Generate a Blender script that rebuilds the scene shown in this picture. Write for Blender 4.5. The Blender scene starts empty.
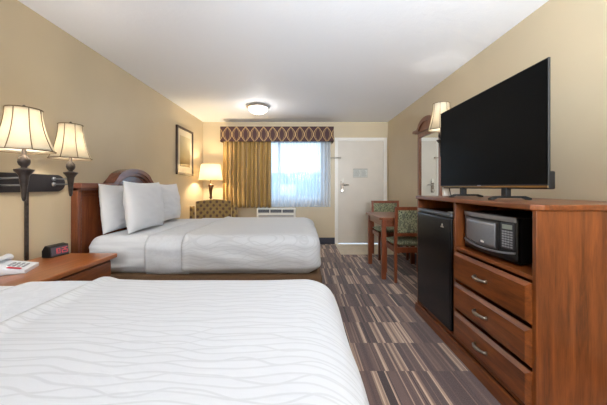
import bpy, bmesh, math, random
from mathutils import Vector, Matrix, noise, Euler
random.seed(7)
SC = bpy.context.scene
COL = SC.collection
PI = math.pi

# ---------------------------------------------------------------- helpers
def lin(c):
    c = c / 255.0
    return c / 12.92 if c <= 0.04045 else ((c + 0.055) / 1.055) ** 2.4
def rgb(r, g, b): return (lin(r), lin(g), lin(b), 1.0)

def obj(name, bm, m, parent=None, smooth=False, autos=None):
    me = bpy.data.meshes.new(name)
    bmesh.ops.recalc_face_normals(bm, faces=bm.faces)
    bm.to_mesh(me); bm.free()
    for s in (m if isinstance(m, (list, tuple)) else [m]): me.materials.append(s)
    if smooth:
        for p in me.polygons: p.use_smooth = True
    o = bpy.data.objects.new(name, me)
    COL.objects.link(o)
    if parent: o.parent = parent
    if autos:
        try: me.set_sharp_from_angle(angle=math.radians(autos))
        except Exception: pass
    return o

def thing(name, label, cat, loc=(0, 0, 0), rotz=0.0, group=None):
    o = bpy.data.objects.new(name, None); COL.objects.link(o)
    o.empty_display_size = 0.1
    o.location = loc; o.rotation_euler = (0, 0, rotz)
    o['label'] = label; o['category'] = cat
    if group: o['group'] = group
    return o
def tag(o, label, cat, group=None, kind=None):
    o['label'] = label; o['category'] = cat
    if group: o['group'] = group
    if kind: o['kind'] = kind
    return o
def struct(name, bm, m, parent=None, **k):
    o = obj(name, bm, m, parent, **k)
    if parent is None: o['kind'] = 'structure'
    return o
def kids(o): return [c for c in bpy.data.objects if c.parent == o]
def dup(root, loc, rotz, label, group=None):
    r = root.copy(); COL.objects.link(r); r.location = loc; r.rotation_euler = (0, 0, rotz)
    r['label'] = label
    if group: r['group'] = group
    for ch in kids(root):
        c = ch.copy(); COL.objects.link(c); c.parent = r
        for g in kids(ch):
            d = g.copy(); COL.objects.link(d); d.parent = c
    return r

def B(): return bmesh.new()
def box(bm, x0, x1, y0, y1, z0, z1, bev=0.0, seg=2, mat=0, rot=None):
    t = bmesh.new()
    r = bmesh.ops.create_cube(t, size=1.0)
    for v in t.verts:
        v.co = Vector(((x0 + x1) / 2 + v.co.x * (x1 - x0), (y0 + y1) / 2 + v.co.y * (y1 - y0), (z0 + z1) / 2 + v.co.z * (z1 - z0)))
    if bev > 0:
        bmesh.ops.bevel(t, geom=list(t.edges), offset=bev, segments=seg, affect='EDGES', profile=0.5)
    if rot: bmesh.ops.transform(t, matrix=rot, verts=t.verts)
    merge(bm, t, mat)
    return bm
def merge(bm, t, mat=0):
    vm = {}
    for v in t.verts: vm[v] = bm.verts.new(v.co)
    for f in t.faces:
        try:
            nf = bm.faces.new([vm[v] for v in f.verts]); nf.material_index = mat; nf.smooth = f.smooth
        except ValueError: pass
    t.free()
def lathe(bm, prof, seg=32, c=(0, 0, 0), mat=0, closed=True):
    t = bmesh.new(); rings = []
    for r, z in prof:
        if r < 1e-5: rings.append([t.verts.new((c[0], c[1], c[2] + z))])
        else: rings.append([t.verts.new((c[0] + r * math.cos(2 * PI * i / seg), c[1] + r * math.sin(2 * PI * i / seg), c[2] + z)) for i in range(seg)])
    for a, b in zip(rings, rings[1:]):
        for i in range(seg):
            j = (i + 1) % seg
            if len(a) == 1 and len(b) == 1: continue
            if len(a) == 1: f = t.faces.new((a[0], b[j], b[i]))
            elif len(b) == 1: f = t.faces.new((a[i], a[j], b[0]))
            else: f = t.faces.new((a[i], a[j], b[j], b[i]))
            f.smooth = True
    if closed:
        for rg in (rings[0], rings[-1]):
            if len(rg) > 2: t.faces.new(rg)
    merge(bm, t, mat); return bm
def tube(bm, pts, r, seg=10, mat=0, cap=True):
    t = bmesh.new(); pts = [Vector(p) for p in pts]; rings = []
    n = len(pts); up = None
    for i, p in enumerate(pts):
        d = (pts[min(i + 1, n - 1)] - pts[max(i - 1, 0)]).normalized()
        if up is None:
            up = Vector((0, 0, 1)) if abs(d.z) < 0.9 else Vector((1, 0, 0))
        s = d.cross(up).normalized(); up = s.cross(d).normalized()
        rr = r[i] if isinstance(r, (list, tuple)) else r
        rings.append([t.verts.new(p + (s * math.cos(2 * PI * k / seg) + up * math.sin(2 * PI * k / seg)) * rr) for k in range(seg)])
    for a, b in zip(rings, rings[1:]):
        for i in range(seg):
            j = (i + 1) % seg
            f = t.faces.new((a[i], a[j], b[j], b[i])); f.smooth = True
    if cap:
        t.faces.new(rings[0]); t.faces.new(rings[-1])
    merge(bm, t, mat); return bm
def prism(bm, pts, axis, a0, a1, bev=0.0, mat=0):
    """outline pts (u,v); axis 'x': (a,u,v)  'y': (u,a,v)  'z': (u,v,a)"""
    f3 = {'x': lambda u, v, a: (a, u, v), 'y': lambda u, v, a: (u, a, v), 'z': lambda u, v, a: (u, v, a)}[axis]
    t = bmesh.new()
    A = [t.verts.new(f3(u, v, a0)) for u, v in pts]; Bv = [t.verts.new(f3(u, v, a1)) for u, v in pts]
    n = len(pts)
    fa = t.faces.new(A); fb = t.faces.new(Bv)
    for i in range(n): t.faces.new((A[i], A[(i + 1) % n], Bv[(i + 1) % n], Bv[i]))
    if bev > 0:
        es = [e for e in fa.edges] + [e for e in fb.edges]
        bmesh.ops.bevel(t, geom=es, offset=bev, segments=2, affect='EDGES', profile=0.5)
    bmesh.ops.triangulate(t, faces=[f for f in t.faces if len(f.verts) > 4])
    merge(bm, t, mat); return bm
def strip(bm, lo, hi, axis, a0, a1, mat=0):
    """closed solid between two polylines lo and hi (same length), extruded"""
    return prism(bm, list(lo) + list(reversed(hi)), axis, a0, a1, mat=mat)
def grid_solid(bm, nu, nv, fn_a, fn_b, mat=0):
    """two surfaces fn_a(u,v), fn_b(u,v), closed along the rim"""
    t = bmesh.new(); S = []
    for fn in (fn_a, fn_b):
        S.append([[t.verts.new(fn(i / nu, j / nv)) for j in range(nv + 1)] for i in range(nu + 1)])
    for g in S:
        for i in range(nu):
            for j in range(nv):
                f = t.faces.new((g[i][j], g[i + 1][j], g[i + 1][j + 1], g[i][j + 1])); f.smooth = True
    a, b = S
    rim = [(i, 0) for i in range(nu)] + [(nu, j) for j in range(nv)] + [(i, nv) for i in range(nu, 0, -1)] + [(0, j) for j in range(nv, 0, -1)]
    for k in range(len(rim)):
        p, q = rim[k], rim[(k + 1) % len(rim)]
        f = t.faces.new((a[p[0]][p[1]], a[q[0]][q[1]], b[q[0]][q[1]], b[p[0]][p[1]])); f.smooth = True
    merge(bm, t, mat); return bm
def rbox(bm, x0, x1, y0, y1, z0, z1, r, nx, ny, nz, disp=None, keep=None, mat=0):
    """finely divided rounded box; r = (rx,ry,rz) radii; disp(p, n) -> metres along n; keep(p)->bool"""
    t = bmesh.new(); V = {}
    nn = (nx, ny, nz); lo = (x0, y0, z0); hi = (x1, y1, z1)
    def vert(i, j, k):
        key = (i, j, k)
        if key in V: return V[key]
        # cosine-ish spacing to catch the rounding
        p = Vector([lo[a] + (hi[a] - lo[a]) * key[a] / nn[a] for a in range(3)])
        q = Vector([min(max(p[a], lo[a] + r[a]), hi[a] - r[a]) for a in range(3)])
        d = Vector([(p[a] - q[a]) / r[a] for a in range(3)])
        m = max(abs(c) for c in d)
        if m > 0 and d.length > 0:
            d = d.normalized()
            # map cube shell to sphere shell
            pp = Vector([q[a] + d[a] * r[a] for a in range(3)])
        else: pp = p
        nrm = d if d.length > 0 else Vector((0, 0, 1))
        if disp: pp = pp + nrm * disp(pp, nrm)
        V[key] = t.verts.new(pp); return V[key]
    def quad(a, b, c, d):
        f = t.faces.new((a, b, c, d)); f.smooth = True
    for i in range(nx):
        for j in range(ny):
            for k in (0, nz): quad(vert(i, j, k), vert(i + 1, j, k), vert(i + 1, j + 1, k), vert(i, j + 1, k))
    for i in range(nx):
        for k in range(nz):
            for j in (0, ny): quad(vert(i, j, k), vert(i + 1, j, k), vert(i + 1, j, k + 1), vert(i, j, k + 1))
    for j in range(ny):
        for k in range(nz):
            for i in (0, nx): quad(vert(i, j, k), vert(i, j + 1, k), vert(i, j + 1, k + 1), vert(i, j, k + 1))
    if keep:
        dead = [f for f in t.faces if not keep(f.calc_center_median())]
        bmesh.ops.delete(t, geom=dead, context='FACES')
    merge(bm, t, mat); return bm
def solidify(o, th, off=-1):
    m = o.modifiers.new('thickness', 'SOLIDIFY'); m.thickness = th; m.offset = off; return o
def Rm(ang, axis, piv):
    return Matrix.Translation(piv) @ Matrix.Rotation(ang, 4, axis) @ Matrix.Translation(-Vector(piv))

# ---------------------------------------------------------------- materials
class NT:
    def __init__(s, name):
        s.m = bpy.data.materials.new(name); s.m.use_nodes = True
        s.t = s.m.node_tree; s.b = s.t.nodes['Principled BSDF']; s.out = s.t.nodes['Material Output']
        s.tc = None
    def n(s, typ, **kw):
        nd = s.t.nodes.new(typ)
        for k, v in kw.items():
            if k in nd.inputs: nd.inputs[k].default_value = v
            else: setattr(nd, k, v)
        return nd
    def l(s, a, b): s.t.links.new(a, b)
    def coord(s, scale=(1, 1, 1), rot=(0, 0, 0), kind='Object'):
        if not s.tc: s.tc = s.n('ShaderNodeTexCoord')
        mp = s.n('ShaderNodeMapping'); mp.inputs['Scale'].default_value = scale; mp.inputs['Rotation'].default_value = rot
        s.l(s.tc.outputs[kind], mp.inputs['Vector']); return mp.outputs['Vector']
    def noise(s, vec, scale, detail=3, rough=.5, dist=0.0):
        nd = s.n('ShaderNodeTexNoise'); nd.inputs['Scale'].default_value = scale; nd.inputs['Detail'].default_value = detail
        nd.inputs['Roughness'].default_value = rough; nd.inputs['Distortion'].default_value = dist
        s.l(vec, nd.inputs['Vector']); return nd.outputs['Fac']
    def ramp(s, fac, stops, interp='LINEAR'):
        r = s.n('ShaderNodeValToRGB'); cr = r.color_ramp; cr.interpolation = interp
        while len(cr.elements) < len(stops): cr.elements.new(0.5)
        for e, (p, c) in zip(cr.elements, stops): e.position = p; e.color = c
        s.l(fac, r.inputs['Fac']); return r.outputs['Color']
    def math(s, op, a, b=None, c=None):
        nd = s.n('ShaderNodeMath', operation=op)
        for i, v in enumerate((a, b, c)):
            if v is None: continue
            if isinstance(v, (int, float)): nd.inputs[i].default_value = v
            else: s.l(v, nd.inputs[i])
        return nd.outputs[0]
    def mix(s, fac, a, b):
        nd = s.n('ShaderNodeMix', data_type='RGBA')
        for k, v in ((0, fac), (6, a), (7, b)):
            if isinstance(v, (int, float, tuple)): nd.inputs[k].default_value = v
            else: s.l(v, nd.inputs[k])
        return nd.outputs[2]
    def bump(s, h, strength=.3, dist=.002):
        b = s.n('ShaderNodeBump'); b.inputs['Strength'].default_value = strength; b.inputs['Distance'].default_value = dist
        s.l(h, b.inputs['Height']); s.l(b.outputs['Normal'], s.b.inputs['Normal']); return b
    def set(s, **kw):
        for k, v in kw.items():
            k = k.replace('_', ' ')
            if isinstance(v, (int, float, tuple)): s.b.inputs[k].default_value = v
            else: s.l(v, s.b.inputs[k])
        return s
def plain(name, c, rough=.5, metal=0.0, var=.06, sc=30, bump=0.0, **kw):
    n = NT(name); v = n.coord()
    f = n.noise(v, sc, 3)
    d = tuple(x * (1 - var) for x in c[:3]) + (1,); u = tuple(min(1, x * (1 + var)) for x in c[:3]) + (1,)
    n.set(Base_Color=n.ramp(f, [(0.3, d), (0.7, u)]), Roughness=rough, Metallic=metal)
    for k, x in kw.items(): n.b.inputs[k.replace('_', ' ')].default_value = x
    if bump: n.bump(f, .4, bump)
    return n.m
def wood(name, c0, c1, axis='z', rough=.32, sc=1.0, coat=.25):
    n = NT(name)
    s = {'x': (1.2, 14, 14), 'y': (14, 1.2, 14), 'z': (14, 14, 1.2)}[axis]
    v = n.coord(tuple(x * sc for x in s))
    f = n.noise(v, 1.6, 5, .6, .8)
    v2 = n.coord(tuple(x * 7 * sc for x in s))
    g = n.noise(v2, 1.5, 3, .6)
    h = n.math('ADD', n.math('MULTIPLY', f, .75), n.math('MULTIPLY', g, .25))
    mid = tuple((a + b) / 2 for a, b in zip(c0, c1))
    n.set(Base_Color=n.ramp(h, [(.3, c0), (.5, mid), (.7, c1)]), Roughness=rough)
    n.b.inputs['Coat Weight'].default_value = coat; n.b.inputs['Coat Roughness'].default_value = .18
    n.bump(g, .08, .001)
    return n.m

def mat_wall(name, c):
    n = NT(name); v = n.coord()
    big = n.noise(v, 1.3, 3); fine = n.noise(v, 90, 3, .6); mid = n.noise(v, 22, 3)
    d = tuple(x * .95 for x in c[:3]) + (1,); u = tuple(x * 1.04 for x in c[:3]) + (1,)
    n.set(Base_Color=n.ramp(big, [(.3, d), (.7, u)]), Roughness=.42)
    n.bump(n.math('ADD', fine, mid), .22, .002); return n.m
M = {}
M['wall'] = mat_wall('beige_paint', rgb(198, 182, 152))
def mat_ceiling():
    n = NT('textured_ceiling_paint'); v = n.coord()
    a = n.noise(v, 16, 5, .65, .4); f = n.noise(v, 60, 3)
    flat = n.ramp(a, [(.46, (0, 0, 0, 1)), (.56, (1, 1, 1, 1))])
    n.set(Base_Color=rgb(246, 248, 252), Roughness=.6)
    n.b.inputs['Specular IOR Level'].default_value = .3
    n.bump(n.math('ADD', flat, n.math('MULTIPLY', f, .3)), .16, .002); return n.m
M['ceiling'] = mat_ceiling()
def mat_carpet():
    n = NT('striped_carpet'); tc = n.n('ShaderNodeTexCoord'); sp = n.n('ShaderNodeSeparateXYZ'); n.l(tc.outputs['Object'], sp.inputs[0])
    X, Y = sp.outputs[0], sp.outputs[1]
    row = n.math('FLOOR', n.math('DIVIDE', n.math('ADD', Y, 10.0), .318))
    def stripe(scale, k, off):
        cb = n.n('ShaderNodeCombineXYZ')
        n.l(n.math('ADD', n.math('MULTIPLY', X, scale), n.math('MULTIPLY', row, 3.71 + k)), cb.inputs[0])
        n.l(n.math('ADD', n.math('MULTIPLY', row, 7.13 + k), off), cb.inputs[1])
        return n.noise(cb.outputs[0], 1.0, 1.5, .6)
    a = stripe(13, 0, .3); b = stripe(30, 1.7, 5.1); c = stripe(20, 2.9, 9.4)
    base = n.ramp(c, [(0, rgb(82, 62, 60)), (.42, rgb(94, 72, 69)), (.52, rgb(106, 82, 77)), (.60, rgb(60, 44, 44))], 'CONSTANT')
    tan = n.ramp(b, [(0, rgb(148, 122, 106)), (.42, rgb(200, 174, 150)), (.5, rgb(170, 142, 122)), (.58, rgb(128, 102, 90))], 'CONSTANT')
    mask = n.ramp(a, [(0, (0, 0, 0, 1)), (.535, (1, 1, 1, 1))], 'CONSTANT')
    mask2 = n.ramp(b, [(0, (0, 0, 0, 1)), (.60, (1, 1, 1, 1))], 'CONSTANT')
    mk = n.math('MAXIMUM', mask, mask2)
    colr = n.mix(mk, base, tan)
    v = n.coord(); f = n.noise(v, 260, 2, .7); g = n.noise(v, 3, 2)
    hsv = n.n('ShaderNodeHueSaturation'); n.l(colr, hsv.inputs['Color'])
    n.l(n.math('ADD', n.math('MULTIPLY', f, .55), .72), hsv.inputs['Value'])
    n.set(Base_Color=hsv.outputs[0], Roughness=.85)
    n.b.inputs['Sheen Weight'].default_value = .25
    n.bump(f, .6, .004); return n.m
M['carpet'] = mat_carpet()
CH0, CH1 = rgb(76, 34, 12), rgb(148, 82, 36)
M['wood_x'] = wood('cherry_wood_x', CH0, CH1, 'x'); M['wood_y'] = wood('cherry_wood_y', CH0, CH1, 'y'); M['wood_z'] = wood('cherry_wood_z', CH0, CH1, 'z')
M['head_y'] = wood('dark_cherry_y', rgb(84, 42, 22), rgb(136, 74, 40), 'y', .26); M['head_z'] = wood('dark_cherry_z', rgb(84, 42, 22), rgb(136, 74, 40), 'z', .26)
M['arch_panel'] = wood('reflection_tinted_arch_panel', rgb(84, 60, 62), rgb(108, 80, 82), 'y', .12, coat=1.0)  # mauve tint in the wood colour stands in for the window's reflection
M['cap'] = wood('light_cherry_cap', rgb(110, 66, 52), rgb(144, 94, 76), 'y', .2, coat=.6)
M['night_top'] = wood('nightstand_top_wood', rgb(138, 78, 38), rgb(178, 106, 58), 'y', .28)
M['table_wood'] = wood('table_wood', rgb(98, 50, 28), rgb(142, 82, 52), 'y', .3)
M['leg_wood'] = wood('leg_wood', rgb(98, 46, 22), rgb(142, 74, 40), 'z', .34)
M['rose_wood'] = wood('mirror_frame_wood', rgb(112, 66, 46), rgb(158, 104, 78), 'z', .3)
M['pale_edge'] = wood('painted_edge_highlight', rgb(196, 130, 88), rgb(222, 168, 124), 'y', .3)  # pale tone paints a highlight along edges; not assigned to any part
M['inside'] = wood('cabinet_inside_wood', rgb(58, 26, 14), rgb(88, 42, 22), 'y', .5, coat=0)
M['black'] = plain('satin_black', rgb(20, 20, 22), .28, sc=60); M['black_matte'] = plain('matte_black', rgb(9, 9, 10), .55)
M['fridge'] = plain('fridge_black', rgb(11, 11, 13), .22, var=.1, sc=120, bump=.0004)
M['screen'] = plain('dark_screen', rgb(12, 12, 12), .4, var=.02, Specular_IOR_Level=.04)
M['iron'] = plain('dark_bronze_iron', rgb(74, 66, 62), .32, .6, var=.3, sc=40, bump=.002)
M['nickel'] = plain('brushed_nickel', rgb(176, 168, 158), .3, 1.0, var=.05, sc=80)
M['pull'] = plain('aged_nickel_pull', rgb(165, 156, 144), .32, 1.0)
M['silver'] = plain('silver_plastic', rgb(150, 152, 156), .35, .6)
M['brass'] = plain('antique_brass', rgb(150, 120, 78), .3, 1.0)
M['bronze'] = plain('bronze_stem', rgb(92, 62, 34), .35, .7, var=.2)
M['white_pl'] = plain('white_plastic', rgb(226, 222, 212), .4, var=.02)
M['white_paint'] = plain('white_door_paint', rgb(208, 200, 188), .38, var=.02, sc=6)
M['trim_paint'] = plain('white_trim_paint', rgb(232, 228, 220), .38, var=.02)
M['vinyl'] = plain('navy_vinyl_base', rgb(44, 44, 56), .4)
M['tile'] = plain('beige_entry_vinyl', rgb(212, 200, 180), .35, var=.08, sc=14)
M['brown_fab'] = plain('brown_box_fabric', rgb(100, 74, 50), .9, var=.2, sc=220, bump=.002)
M['phone'] = plain('phone_white', rgb(224, 228, 234), .4, var=.01)
M['red'] = plain('red_plastic', rgb(200, 30, 60), .4)
M['grey_mesh'] = plain('grey_slots', rgb(52, 52, 58), .6)
M['key'] = plain('grey_keys', rgb(150, 152, 156), .5)
M['asphalt'] = plain('pale_asphalt', rgb(150, 156, 160), .9, sc=8)
M['hedge'] = plain('hedge_green', rgb(120, 160, 150), .9, var=.3, sc=3, bump=.05)
M['carpaint'] = plain('white_car_paint', rgb(240, 240, 242), .25)
def mat_linen(name, c, wave=False, quilt=False):
    n = NT(name); v = n.coord()
    fold = n.noise(n.coord((1.5, 5, 6)), 2.2, 4, .55, .6)
    fine = n.noise(v, 500, 2)
    h = n.math('ADD', n.math('MULTIPLY', fold, 1.0), n.math('MULTIPLY', fine, .04))
    if wave:
        mp = n.coord((1, 1, 1))
        w = n.noise(n.coord((3.4, 1.6, 1.6)), 1.0, 1.0, .5)
        sp = n.n('ShaderNodeSeparateXYZ'); n.l(mp, sp.inputs[0])
        yy = n.math('ADD', n.math('SUBTRACT', sp.outputs[1], sp.outputs[2]), n.math('MULTIPLY', w, .17))
        ln = n.math('SINE', n.math('MULTIPLY', yy, 205.0))
        w2 = n.noise(n.coord((2.4, 2.0, 2.0)), 1.9, 1.0, .5)
        yy2 = n.math('ADD', n.math('SUBTRACT', sp.outputs[1], sp.outputs[2]), n.math('MULTIPLY', w2, .16))
        ln2 = n.math('SINE', n.math('MULTIPLY', yy2, 120.0))
        m1 = n.ramp(ln, [(.68, (0, 0, 0, 1)), (.95, (1, 1, 1, 1))])
        m2 = n.ramp(ln2, [(.90, (0, 0, 0, 1)), (.97, (1, 1, 1, 1))])
        mk = n.math('MAXIMUM', m1, m2)
        d = tuple(x * .88 for x in c[:3]) + (1,)
        n.set(Base_Color=n.mix(mk, c, d))
        h = n.math('SUBTRACT', h, n.math('MULTIPLY', mk, .035))
    elif quilt:
        q = n.noise(n.coord((26, 26, 26)), 1.0, 2, .5, 1.0)
        n.set(Base_Color=n.ramp(q, [(.4, c), (.6, tuple(x * .93 for x in c[:3]) + (1,))]))
        h = n.math('ADD', h, n.math('MULTIPLY', q, .25))
    else: n.set(Base_Color=c)
    n.set(Roughness=.75); n.b.inputs['Sheen Weight'].default_value = .15
    n.bump(h, .28, .012); return n.m
M['coverlet'] = mat_linen('white_wave_coverlet', rgb(199, 201, 204), wave=True)
M['sheet'] = mat_linen('white_sheet', rgb(208, 211, 216)); M['fold'] = mat_linen('white_fold', rgb(204, 208, 214), quilt=True)
M['pillow'] = mat_linen('white_pillowcase', rgb(216, 218, 222))
def mat_shade(name, c, tr=.5):
    n = NT(name)
    n.t.nodes.remove(n.b); d = n.n('ShaderNodeBsdfDiffuse'); t = n.n('ShaderNodeBsdfTranslucent'); mx = n.n('ShaderNodeMixShader')
    v = n.n('ShaderNodeTexCoord'); ns = n.n('ShaderNodeTexNoise'); ns.inputs['Scale'].default_value = 120; n.l(v.outputs['Object'], ns.inputs['Vector'])
    cr = n.ramp(ns.outputs['Fac'], [(.3, tuple(x * .95 for x in c[:3]) + (1,)), (.7, c)])
    n.l(cr, d.inputs['Color']); n.l(cr, t.inputs['Color'])
    mx.inputs[0].default_value = tr; n.l(d.outputs[0], mx.inputs[1]); n.l(t.outputs[0], mx.inputs[2]); n.l(mx.outputs[0], n.out.inputs[0]); return n.m
M['shade'] = mat_shade('cream_bell_shade', rgb(226, 217, 198), .36)
M['shade_w'] = mat_shade('white_drum_shade', rgb(248, 240, 222), .6)
M['shade_rib'] = plain('brown_shade_rib', rgb(120, 100, 72), .7)
def mat_sheer():
    n = NT('white_sheer'); n.t.nodes.remove(n.b)
    tr = n.n('ShaderNodeBsdfTransparent'); d = n.n('ShaderNodeBsdfDiffuse'); t = n.n('ShaderNodeBsdfTranslucent')
    m1 = n.n('ShaderNodeMixShader'); m2 = n.n('ShaderNodeMixShader')
    d.inputs['Color'].default_value = rgb(232, 236, 244); t.inputs['Color'].default_value = rgb(226, 234, 246)
    ns = n.noise(n.coord((300, 1, 60)), 1, 2)
    m1.inputs[0].default_value = .6; n.l(d.outputs[0], m1.inputs[1]); n.l(t.outputs[0], m1.inputs[2])
    n.l(n.math('ADD', n.math('MULTIPLY', ns, .2), .68), m2.inputs[0]); n.l(tr.outputs[0], m2.inputs[1]); n.l(m1.outputs[0], m2.inputs[2])
    n.l(m2.outputs[0], n.out.inputs[0]); return n.m
M['sheer'] = mat_sheer()
def mat_gold():
    n = NT('gold_satin_drape'); f = n.noise(n.coord((60, 60, 2)), 1.5, 3)
    n.set(Base_Color=n.ramp(f, [(.3, rgb(132, 100, 44)), (.7, rgb(184, 148, 80))]), Roughness=.42)
    n.b.inputs['Sheen Weight'].default_value = .3; return n.m
M['gold'] = mat_gold()
def mat_valance():
    n = NT('maroon_gold_oval_fabric'); tc = n.n('ShaderNodeTexCoord'); sp = n.n('ShaderNodeSeparateXYZ'); n.l(tc.outputs['Object'], sp.inputs[0])
    X = n.math('ADD', n.math('ADD', sp.outputs[0], sp.outputs[1]), 20.0); Z = sp.outputs[2]     # local: z from 0 (bottom) to .29
    per = .172
    u = n.math('SUBTRACT', n.math('FRACT', n.math('DIVIDE', X, per)), .5)
    cv = n.math('COSINE', n.math('MULTIPLY', n.math('SUBTRACT', Z, .135), PI / .30))
    def line(amp, w, base):
        c = n.math('ADD', n.math('MULTIPLY', cv, amp), base)
        d = n.math('ABSOLUTE', n.math('SUBTRACT', n.math('ABSOLUTE', u), c))
        return n.math('LESS_THAN', d, w)
    l1 = line(.50, .040, -.03); l2 = line(.36, .030, -.07)
    u2 = n.math('SUBTRACT', n.math('FRACT', n.math('ADD', n.math('DIVIDE', X, per), .5)), .5)
    mk = n.math('MAXIMUM', l1, n.math('MULTIPLY', l2, .55))
    f = n.noise(n.coord(), 200, 2)
    base = n.ramp(f, [(.3, rgb(56, 30, 32)), (.7, rgb(72, 40, 40))])
    n.set(Base_Color=n.mix(mk, base, rgb(178, 146, 100)), Roughness=.7); return n.m
M['valance'] = mat_valance()
def mat_leaf():
    n = NT('olive_leaf_upholstery'); v = n.coord()
    vo = n.n('ShaderNodeTexVoronoi'); vo.inputs['Scale'].default_value = 42; n.l(n.coord((1, 1, .6), (0, .6, .3)), vo.inputs['Vector'])
    f = n.noise(v, 60, 3, .6, 1.5)
    h = n.math('ADD', n.math('MULTIPLY', vo.outputs['Distance'], .8), n.math('MULTIPLY', f, .5))
    n.set(Base_Color=n.ramp(h, [(.40, rgb(66, 74, 56)), (.50, rgb(116, 122, 92)), (.64, rgb(178, 180, 148)), (.76, rgb(104, 108, 88))]), Roughness=.85)
    return n.m
M['leaf'] = mat_leaf()
def mat_chair():
    n = NT('olive_medallion_upholstery'); f = n.noise(n.coord(), 60, 3)
    vo = n.n('ShaderNodeTexVoronoi'); vo.inputs['Scale'].default_value = 12.0; vo.inputs['Randomness'].default_value = 0.0
    n.l(n.coord((1, .001, 1), (0, PI / 4, 0)), vo.inputs['Vector'])
    base = n.ramp(f, [(.3, rgb(128, 102, 56)), (.5, rgb(156, 128, 76)), (.7, rgb(116, 104, 62))])
    mk = n.ramp(vo.outputs['Distance'], [(.24, (1, 1, 1, 1)), (.34, (0, 0, 0, 1))])
    n.set(Base_Color=n.mix(mk, base, rgb(96, 70, 54)), Roughness=.85); n.bump(vo.outputs['Distance'], .6, .02); return n.m
M['tuft'] = mat_chair()
def mat_emit(name, c, s):
    n = NT(name); n.b.inputs['Base Color'].default_value = c; n.b.inputs['Emission Color'].default_value = c; n.b.inputs['Emission Strength'].default_value = s; return n.m
M['dome'] = mat_emit('lit_opal_dome', rgb(255, 248, 236), 1.3)
M['fill_diffuser'] = mat_emit('added_fill_diffuser', rgb(255, 244, 228), 2.0)  # glowing surface of the added fill lights behind the camera
M['led'] = mat_emit('red_led_digits', rgb(190, 60, 70), .12)
M['lcd'] = plain('dim_lcd', rgb(150, 160, 150), .3)
def mat_glass():
    n = NT('window_glass'); n.t.nodes.remove(n.b); tr = n.n('ShaderNodeBsdfTransparent'); g = n.n('ShaderNodeBsdfGlossy'); mx = n.n('ShaderNodeMixShader')
    tr.inputs[0].default_value = rgb(236, 246, 248); g.inputs['Roughness'].default_value = .02; mx.inputs[0].default_value = .05
    n.l(tr.outputs[0], mx.inputs[1]); n.l(g.outputs[0], mx.inputs[2]); n.l(mx.outputs[0], n.out.inputs[0]); return n.m
M['glass'] = mat_glass()
n = NT('mirror_glass'); n.set(Base_Color=(.86, .88, .86, 1), Metallic=1.0, Roughness=.03); M['mirror'] = n.m
n = NT('reflection_tinted_mw_window'); f = n.noise(n.coord(), 400, 1); n.set(Base_Color=n.ramp(f, [(.3, rgb(140, 142, 148)), (.7, rgb(172, 174, 180))]), Roughness=.22, Metallic=.6); M['mw_window'] = n.m  # grey lightened so the colour carries a reflection on the door glass
def mat_art():
    n = NT('landscape_print'); tc = n.n('ShaderNodeTexCoord'); sp = n.n('ShaderNodeSeparateXYZ'); n.l(tc.outputs['Object'], sp.inputs[0])
    f = n.noise(n.coord(), 6, 4); z = n.math('ADD', sp.outputs[2], n.math('MULTIPLY', f, .08))
    n.set(Base_Color=n.ramp(z, [(.04, rgb(112, 84, 42)), (.12, rgb(170, 140, 84)), (.2, rgb(196, 178, 132)), (.45, rgb(206, 194, 158))]), Roughness=.12); return n.m
M['art'] = mat_art(); M['mat_board'] = plain('cream_mat_board', rgb(228, 216, 188), .12, var=.02)
M['frame_dk'] = wood('dark_picture_frame', rgb(40, 26, 18), rgb(72, 48, 32), 'z', .35)

# ---------------------------------------------------------------- room shell
XL, XR, YN, YF, H = -1.98, 1.72, -5.2, 5.70, 2.44
WX0, WX1, WZ0, WZ1 = -1.30, .42, .88, 2.08        # window opening
DX0, DX1, DZ1 = .72, 1.63, 2.06                   # door opening
bm = box(B(), XL, XR, YN, YF, -.1, 0); struct('floor', bm, M['carpet'])
bm = box(B(), XL, XR, YN, YF, H, H + .1); struct('ceiling', bm, M['ceiling'])
struct('wall_left', box(B(), XL - .12, XL, YN - .12, YF + .16, -.1, H + .1), M['wall'])
struct('wall_right', box(B(), XR, XR + .12, YN - .12, YF + .16, -.1, H + .1), M['wall'])
struct('wall_near', box(B(), XL, XR, YN - .12, YN, -.1, H + .1), M['wall'])
bm = B()
for a in ((XL, WX0, 0, H), (WX0, WX1, 0, WZ0), (WX0, WX1, WZ1, H), (WX1, DX0, 0, H), (DX0, DX1, DZ1, H), (DX1, XR, 0, H)):
    box(bm, a[0], a[1], YF, YF + .16, a[2], a[3])
struct('wall_far', bm, M['wall'])
def baseb(name, *a):
    struct(name, box(B(), *a, bev=.003), M['vinyl'])
baseb('baseboard_left', XL, XL + .012, YN, YF, 0, .13)
baseb('baseboard_right', XR - .012, XR, YN, YF, 0, .13)
baseb('baseboard_far', XL + .012, .655, YF - .012, YF, 0, .13)
baseb('baseboard_near', XL + .012, XR - .012, YN, YN + .012, 0, .13)
struct('trim_1', box(B(), .655, XR - .012, 4.80, YF, 0.0, .006, bev=.002), M['tile'])

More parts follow.
